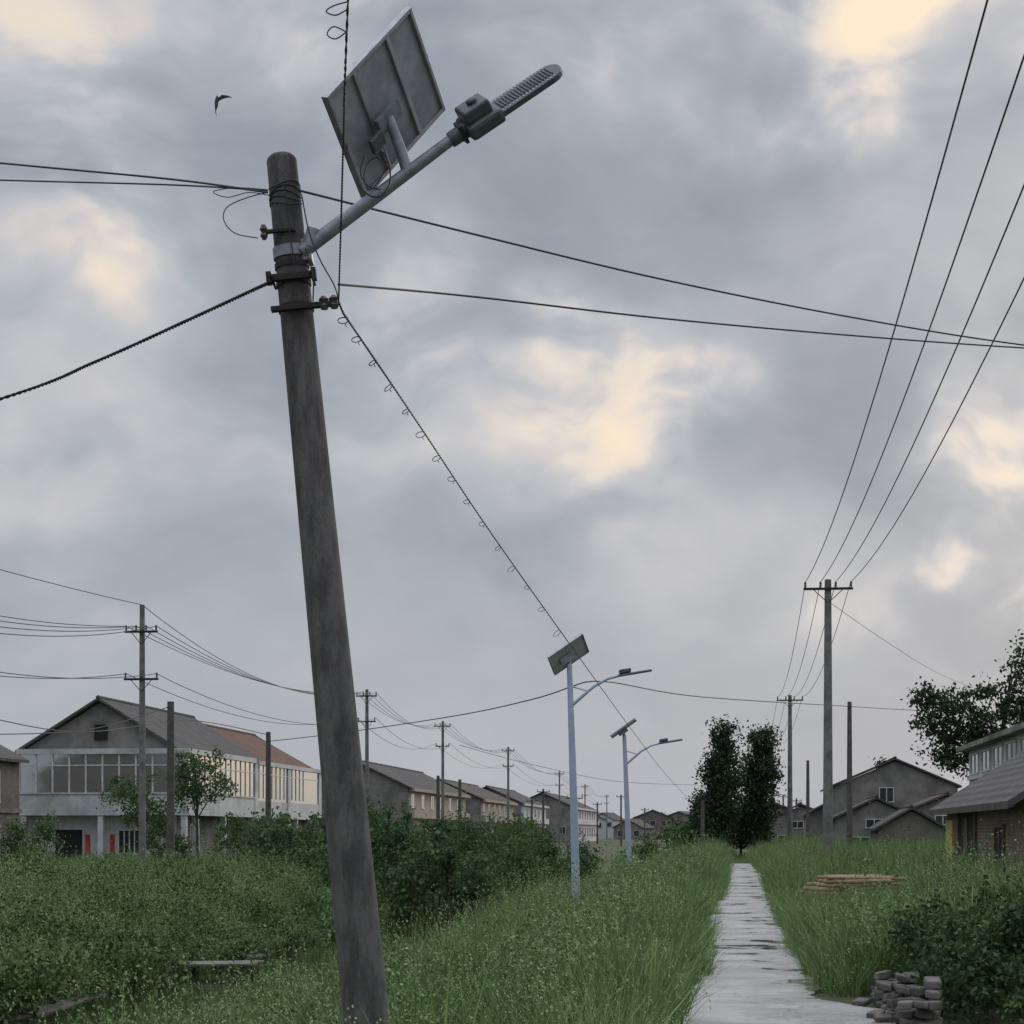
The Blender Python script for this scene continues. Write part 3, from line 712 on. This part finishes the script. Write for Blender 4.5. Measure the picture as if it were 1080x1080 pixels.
win(e,'x',0,6,7.5,3.0,4.3,WHITEP,GLASSD,1,1); win(e,'x',0,6,7.5,.8,1.9,WHITEP,GLASSD,1,1); mb=MB(); mb.box((.001,0,2.5),(.1,10,2.7)); mb.obj('string_course',PLAST,e)
def rowhouse(u,Y,w,L,ze,zr,wall,roof,face,nm='row_house',nwin=6):
    e=empty(nm,U(u,Y,0),ANG); gable_body(e,w,L,ze,zr,wall); gable_roof(e,w,L,ze+.03,zr+.08,roof)
    mb=MB(); mb.box((.003,.3,ze*.52),(.5,L-.3,ze*.66)); mb.box((.003,.2,ze-.3),(.55,L-.2,ze-.02)); mb.box((.003,.35,0),(.03,L-.3,ze-.3)); mb.obj('facade_bands',face,e)
    for k in range(nwin):
        y=1.2+(L-2.5)*k/nwin
        win(e,'x',.03,y,y+1.7,ze*.69,ze*.9,WHITEP,GLASS,1,1); win(e,'x',.03,y,y+1.5,.9,ze*.42,WHITEP,GLASSD,1,1)
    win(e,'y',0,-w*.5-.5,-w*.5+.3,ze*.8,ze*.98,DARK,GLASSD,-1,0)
    win(e,'y',0,-w*.22,-w*.22+.9,ze*.25,ze*.45,WHITEP,GLASSD,-1,1)
    mb=MB(); mb.box((-w*.7,L*.3,zr-1.2),(-w*.7+.6,L*.3+.6,zr+.3)); mb.obj('chimney',wall,e)
    return e
rowhouse(-27.8,160,9,34,5.4,7.5,PLAST,TILEG,PLAST2)
rowhouse(-27.5,203,9,30,5.2,7.1,PLAST,TILEB,PLAST2)
rowhouse(-28,245,9,32,5.4,7.4,PLAST,TILEG,WTILE)
rowhouse(-26,300,10,50,5.6,7.8,PLAST,TILEB,WTILE,nwin=9)
rowhouse(-42,130,10,16,5.2,7.6,PLAST,TILEG,WTILE,nwin=4)
for i in range(22):
    Y=random.uniform(330,620); px=random.uniform(590,850); s=random.uniform(.7,1.0)
    x=(px-540)/F*Y; e=empty('village_house',Vector((x,Y,0)),random.uniform(-.4,.3)); w=random.uniform(8,12)*s; l=random.uniform(9,16)
    h=random.choice([3.0,3.2,5.2,5.6])*.9; mm=random.choice([PLAST,WTILE,WTILE,PLAST2,BRICKG]); gable_body(e,w,l,h,h+1.7,mm); gable_roof(e,w,l,h+.03,h+1.8,random.choice([TILEG,TILEB,TILER]))
    for k in range(3): win(e,'y',0,-w*.85+k*w*.28,-w*.85+k*w*.28+1.2,h-1.9,h-.7,WHITEP,GLASSD,-1,0)
e=empty('brick_shed',U(5.3,34.6,.0),ANG)
L1=13.5
gable_body(e,6,L1,2.25,4.15,BRICKR,0,0); gable_roof(e,6,L1,2.3,4.22,TILEG,0,0,.42)
mb=MB(); mb.box((-.05,11.9,-.1),(-.0+.002,13.3,1.9)); mb.obj('yellow_board',YEL,e)
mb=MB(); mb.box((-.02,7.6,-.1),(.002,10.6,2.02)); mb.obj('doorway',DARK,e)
mb=MB(); mb.box((-.06,7.4,-.1),(.0,7.6,2.05)); mb.box((-.06,10.6,-.1),(.0,10.8,2.05)); mb.box((-.06,7.4,2.052),(.0,10.8,2.14)); mb.box((-.045,8.9,-.05),(-.022,9.6,1.95)); mb.obj('door_frame',WOOD,e)
mb=MB(); mb.tube([(-.36,-.4,2.1),(-.36,L1+.4,2.1)],.05,8); mb.obj('eave_pole',WOOD,e)
win(e,'x',0,3,4.2,.9,1.7,WOOD,DARK,-1,1)
e=empty('white_annex_house',U(9.2,58,.2),ANG)
mb=MB(); mb.box((0,0,-.3),(8,17.5,4.6)); mb.obj('walls',WTILE,e)
mb=MB(); mb.box((-.45,-.4,4.602),(8.4,17.9,4.78)); mb.obj('flat_roof',PLAST,e)
mb=MB(); mb.box((-.12,.4,3.45),(-.001,17.2,3.6)); mb.box((-.1,.4,2.0),(-.001,17.2,2.15)); mb.obj('ledges',WTILE,e)
for k in range(5): win(e,'x',0,1.2+k*3.3,3.4+k*3.3,3.7,4.4,WHITEP,GLASS,-1,1)
for k in range(5): win(e,'x',0,1.2+k*3.3,3.0+k*3.3,2.3,3.3,WHITEP,GLASSD,-1,1)
def gh(nm,px,Y,w,L,ze,zr,wall,roof,wins=True):
    e=empty(nm,Vector(((px-540)/F*Y+w/2,Y,.1)),ANG); gable_body(e,w,L,ze,zr,wall); gable_roof(e,w,L,ze+.03,zr+.08,roof,over=.25)
    if wins:
        win(e,'y',0,-w*.62,-w*.62+.9,ze*.78,ze*.98,WHITEP,GLASSD,-1,1); win(e,'y',0,-w*.3,-w*.3+1,ze*.3,ze*.52,WHITEP,GLASSD,-1,1); win(e,'y',0,-w*.8,-w*.8+1,ze*.3,ze*.52,WHITEP,GLASSD,-1,1)
    return e
gh('grey_house',945,132,8.6,14,4.7,6.5,PLAST,TILEG)
gh('low_shed',925,112,4.8,7,2.3,3.4,PLAST,TILEG); gh('low_shed',962,104,3.6,6,1.7,2.7,BRICKG,TILEG,False)
gh('low_shed',845,150,6,9,2.4,3.6,PLAST,TILEG); gh('low_shed',885,138,4.5,8,2.8,3.9,PLAST,TILEB,False); gh('low_shed',820,190,9,12,2.8,4.2,BRICKG,TILER)
gh('low_shed',1000,120,6,8,2.6,3.8,PLAST,TILEB)

# ------------------------------------------------------------ small things
e=empty('timber_stack',P(902,940,42),.05); e.location.z=.27
mb=MB()
for r in range(5):
    for k in range(7):
        y=-.6+k*.2+random.uniform(-.02,.02); x0=-1.02+random.uniform(-.2,.15)+r*.09; x1=1.02+random.uniform(-.35,.2)-r*.04
        mb.tube([(x0,y,r*.085),(x1,y+random.uniform(-.08,.08),r*.085+random.uniform(-.03,.04))],random.uniform(.032,.05),7)
mb.obj('timbers',TANW,e)
mb=MB(); mb.box((-.9,-.7,-.4),(-.72,.7,-.05)); mb.box((.7,-.7,-.4),(.9,.7,-.05)); mb.obj('bearers',WOOD,e)
e=empty('broken_brick_wall',U(1.36,15.3,.0),ANG)
mb=MB()
for c in range(13):
    y=c*.25; hmax=int(3.1+1.6*math.sin(c*.9+.5)+random.uniform(-.8,1.0))
    for r in range(max(1,hmax)):
        for q in range(3):
            if r==hmax-1 and random.random()<.5: continue
            a=random.uniform(-.35,.35); cx=q*.11+random.uniform(-.03,.03)
            sx=random.uniform(.08,.15); sy=random.uniform(.12,.24)
            mb.obox((cx,y+random.uniform(-.06,.06)+(r%2)*.1,.05+r*.08),(sx*math.cos(a),sx*math.sin(a),random.uniform(-.025,.025)),(-sy*math.sin(a),sy*math.cos(a),random.uniform(-.03,.03)),(random.uniform(-.01,.01),0,random.uniform(.055,.08)))
for k in range(18):
    a=random.uniform(0,3); mb.obox((random.uniform(-.25,.4),random.uniform(-.2,3.3),.065),(.10*math.cos(a),.10*math.sin(a),.03),(-.15*math.sin(a),.15*math.cos(a),.0),(0,-.02,.055))
mb.obj('bricks',mat('old_loose_brick',(.19,.17,.155),(.09,.083,.078),6,.95,0,.8,25,c3=(.06,.07,.045)),e,False,.014)
e=empty('landing_stage',U(-10.4,38,-1.02),ANG); mb=MB()
for k in range(4): mb.obox((0,-.36+k*.24,0),(1.55+random.uniform(-.1,.1),0,.03),(0,.2,0),(0,0,.04))
mb.obj('planks',CONC2,e,False,.006)
mb=MB()
for x in(-.6,.6):
    for y in(-.35,.35): mb.tube([(x,y,-.9),(x,y,-.03)],.035,8)
mb.obj('posts',WOODP,e)

e=empty('swallow_bird',P(229,109,18)); BM=mat('bird_feathers',(.03,.03,.035),(.05,.05,.055),20,.6)
mb=MB(); mb.tube([(0,0,.075),(0,0,.055),(-.004,0,.02),(-.008,0,-.03),(-.014,0,-.07)],[.004,.014,.02,.015,.005],10)
mb.obj('body',BM,e,True)
v=[(0,0,.045),(.05,-.03,.07),(.11,-.05,.055),(.155,-.06,.03),(.10,-.045,.035),(.05,-.02,.03),(0,0,.01),
   (-.005,.03,.05),(-.02,.09,.075),(-.025,.15,.06),(-.02,.09,.045),(-.006,.03,.015)]
meshobj('wings',v,[(0,1,5,6),(1,2,4,5),(2,3,4),(0,7,11,6),(7,8,10,11),(8,9,10)],BM,e)
meshobj('forked_tail',[(-.012,-.006,-.06),(-.012,.008,-.06),(-.03,-.02,-.12),(-.018,0,-.085),(-.008,.03,-.12)],[(0,3,2),(0,1,3),(1,4,3)],BM,e)

# ------------------------------------------------------------ world
wd=bpy.data.worlds.new('World'); SC.world=wd; wd.use_nodes=True; nt=wd.node_tree; nt.nodes.clear()
out=N(nt,'ShaderNodeOutputWorld'); tc=N(nt,'ShaderNodeTexCoord').outputs['Generated']
sky=N(nt,'ShaderNodeTexSky',sky_type='NISHITA'); sky.sun_disc=False
SUNEL=math.radians(16); SUNAZ=math.radians(28)
sky.sun_elevation=SUNEL; sky.sun_rotation=SUNAZ; sky.air_density=1.2; sky.dust_density=3
bg1=N(nt,'ShaderNodeBackground'); bg1.inputs[1].default_value=.06; nt.links.new(sky.outputs[0],bg1.inputs[0])
def warped(scale,detail,rough,amt,vec):
    wn=noise(nt,vec,scale,detail,rough)
    sub=N(nt,'ShaderNodeVectorMath',operation='SUBTRACT'); nt.links.new(wn.outputs[1],sub.inputs[0]); sub.inputs[1].default_value=(.5,.5,.5)
    scl=N(nt,'ShaderNodeVectorMath',operation='SCALE'); nt.links.new(sub.outputs[0],scl.inputs[0]); scl.inputs['Scale'].default_value=amt
    wv=N(nt,'ShaderNodeVectorMath',operation='ADD'); nt.links.new(vec,wv.inputs[0]); nt.links.new(scl.outputs[0],wv.inputs[1])
    return wv.outputs[0]
wv1=warped(7,3,.55,.10,tc)
wvb=warped(9,4,.58,.15,tc)
mp=N(nt,'ShaderNodeMapping'); mp.inputs['Scale'].default_value=(1,1,1.9); mp.inputs['Rotation'].default_value=(0,math.radians(8),0); nt.links.new(wv1,mp.inputs[0])
cn_=noise(nt,mp.outputs[0],6.0,5,.46); cf_=noise(nt,mp.outputs[0],19,4,.5); cg_=noise(nt,mp.outputs[0],12,4,.5)
val=M(nt,'ADD',M(nt,'MULTIPLY',M(nt,'SUBTRACT',cn_.outputs[0],.5),1.15),M(nt,'MULTIPLY',M(nt,'SUBTRACT',cf_.outputs[0],.5),.25))
sep=N(nt,'ShaderNodeSeparateXYZ'); nt.links.new(tc,sep.inputs[0]); el=sep.outputs[2]
val=M(nt,'MULTIPLY',val,mrange(nt,el,.03,.2,.22,1))
val=M(nt,'ADD',val,.44)
blobs=[(120,265,90,.20),(40,20,240,.12),(300,20,150,.14),(430,300,90,.18),(590,405,95,.20),(700,455,95,.26),(900,110,110,.24),(780,10,150,.18),(560,0,140,.18),(1015,515,75,.26),(985,603,36,.32),(1065,628,52,.34),(1050,440,80,.2),(930,645,60,.12),(1250,740,200,.5),(1400,760,260,.45),(1000,30,140,.2),
 (720,190,180,-.15),(230,110,120,-.14),(480,70,100,-.1),(560,300,120,-.07),(850,400,110,-.10),(230,430,180,-.06),(900,260,150,-.09),(400,600,220,-.02),(60,320,110,-.06),(960,560,60,-.06)]
acc=None
for px,py,r,wt in blobs:
    c=Vector(((px-540)/F,1,(878-py)/F)); k=c.length; c.normalize()
    ds=N(nt,'ShaderNodeVectorMath',operation='DISTANCE'); nt.links.new(wvb,ds.inputs[0]); ds.inputs[1].default_value=c
    t=M(nt,'MULTIPLY',mrange(nt,ds.outputs['Value'],0,r*1.35/F/k,1,0),wt)
    acc=t if acc is None else M(nt,'ADD',acc,t)
val=M(nt,'ADD',val,M(nt,'MULTIPLY',acc,mrange(nt,cg_.outputs[0],.36,.62,.35,1.5)))
cr_=N(nt,'ShaderNodeValToRGB'); nt.links.new(val,cr_.inputs[0]); E=cr_.color_ramp
stops=[(.12,(.26,.29,.35)),(.30,(.335,.365,.425)),(.45,(.43,.46,.51)),(.59,(.575,.575,.60)),(.74,(.80,.72,.65)),(.95,(1.0,.83,.62))]
E.elements[0].position=stops[0][0];E.elements[0].color=(*stops[0][1],1);E.elements[1].position=stops[-1][0];E.elements[1].color=(*stops[-1][1],1)
for p,c in stops[1:-1]:
    q=E.elements.new(p); q.color=(*c,1)
bg2=N(nt,'ShaderNodeBackground'); nt.links.new(cr_.outputs[0],bg2.inputs[0])
nt.links.new(mrange(nt,el,.42,.9,1.0,3.0),bg2.inputs[1])
mx=N(nt,'ShaderNodeMixShader'); mx.inputs[0].default_value=.95
nt.links.new(bg1.outputs[0],mx.inputs[1]); nt.links.new(bg2.outputs[0],mx.inputs[2]); nt.links.new(mx.outputs[0],out.inputs[0])

sd=bpy.data.lights.new('sun','SUN'); sd.energy=.8; sd.angle=math.radians(25); sd.color=(1,.92,.82)
so=bpy.data.objects.new('sun',sd); link(so)
dv=Vector((math.sin(SUNAZ)*math.cos(SUNEL),math.cos(SUNAZ)*math.cos(SUNEL),math.sin(SUNEL)))
so.rotation_euler=dv.to_track_quat('Z','Y').to_euler()

cd=bpy.data.cameras.new('camera'); cd.lens=F/1080*36; cd.sensor_width=36; cd.shift_y=(878-540)/1080; cd.clip_end=8000; cd.clip_start=.1
co=bpy.data.objects.new('camera',cd); co.location=(0,0,H); co.rotation_euler=(math.radians(90),0,0); link(co); SC.camera=co
SC.view_settings.view_transform='Standard'; SC.view_settings.look='None'; SC.view_settings.exposure=0
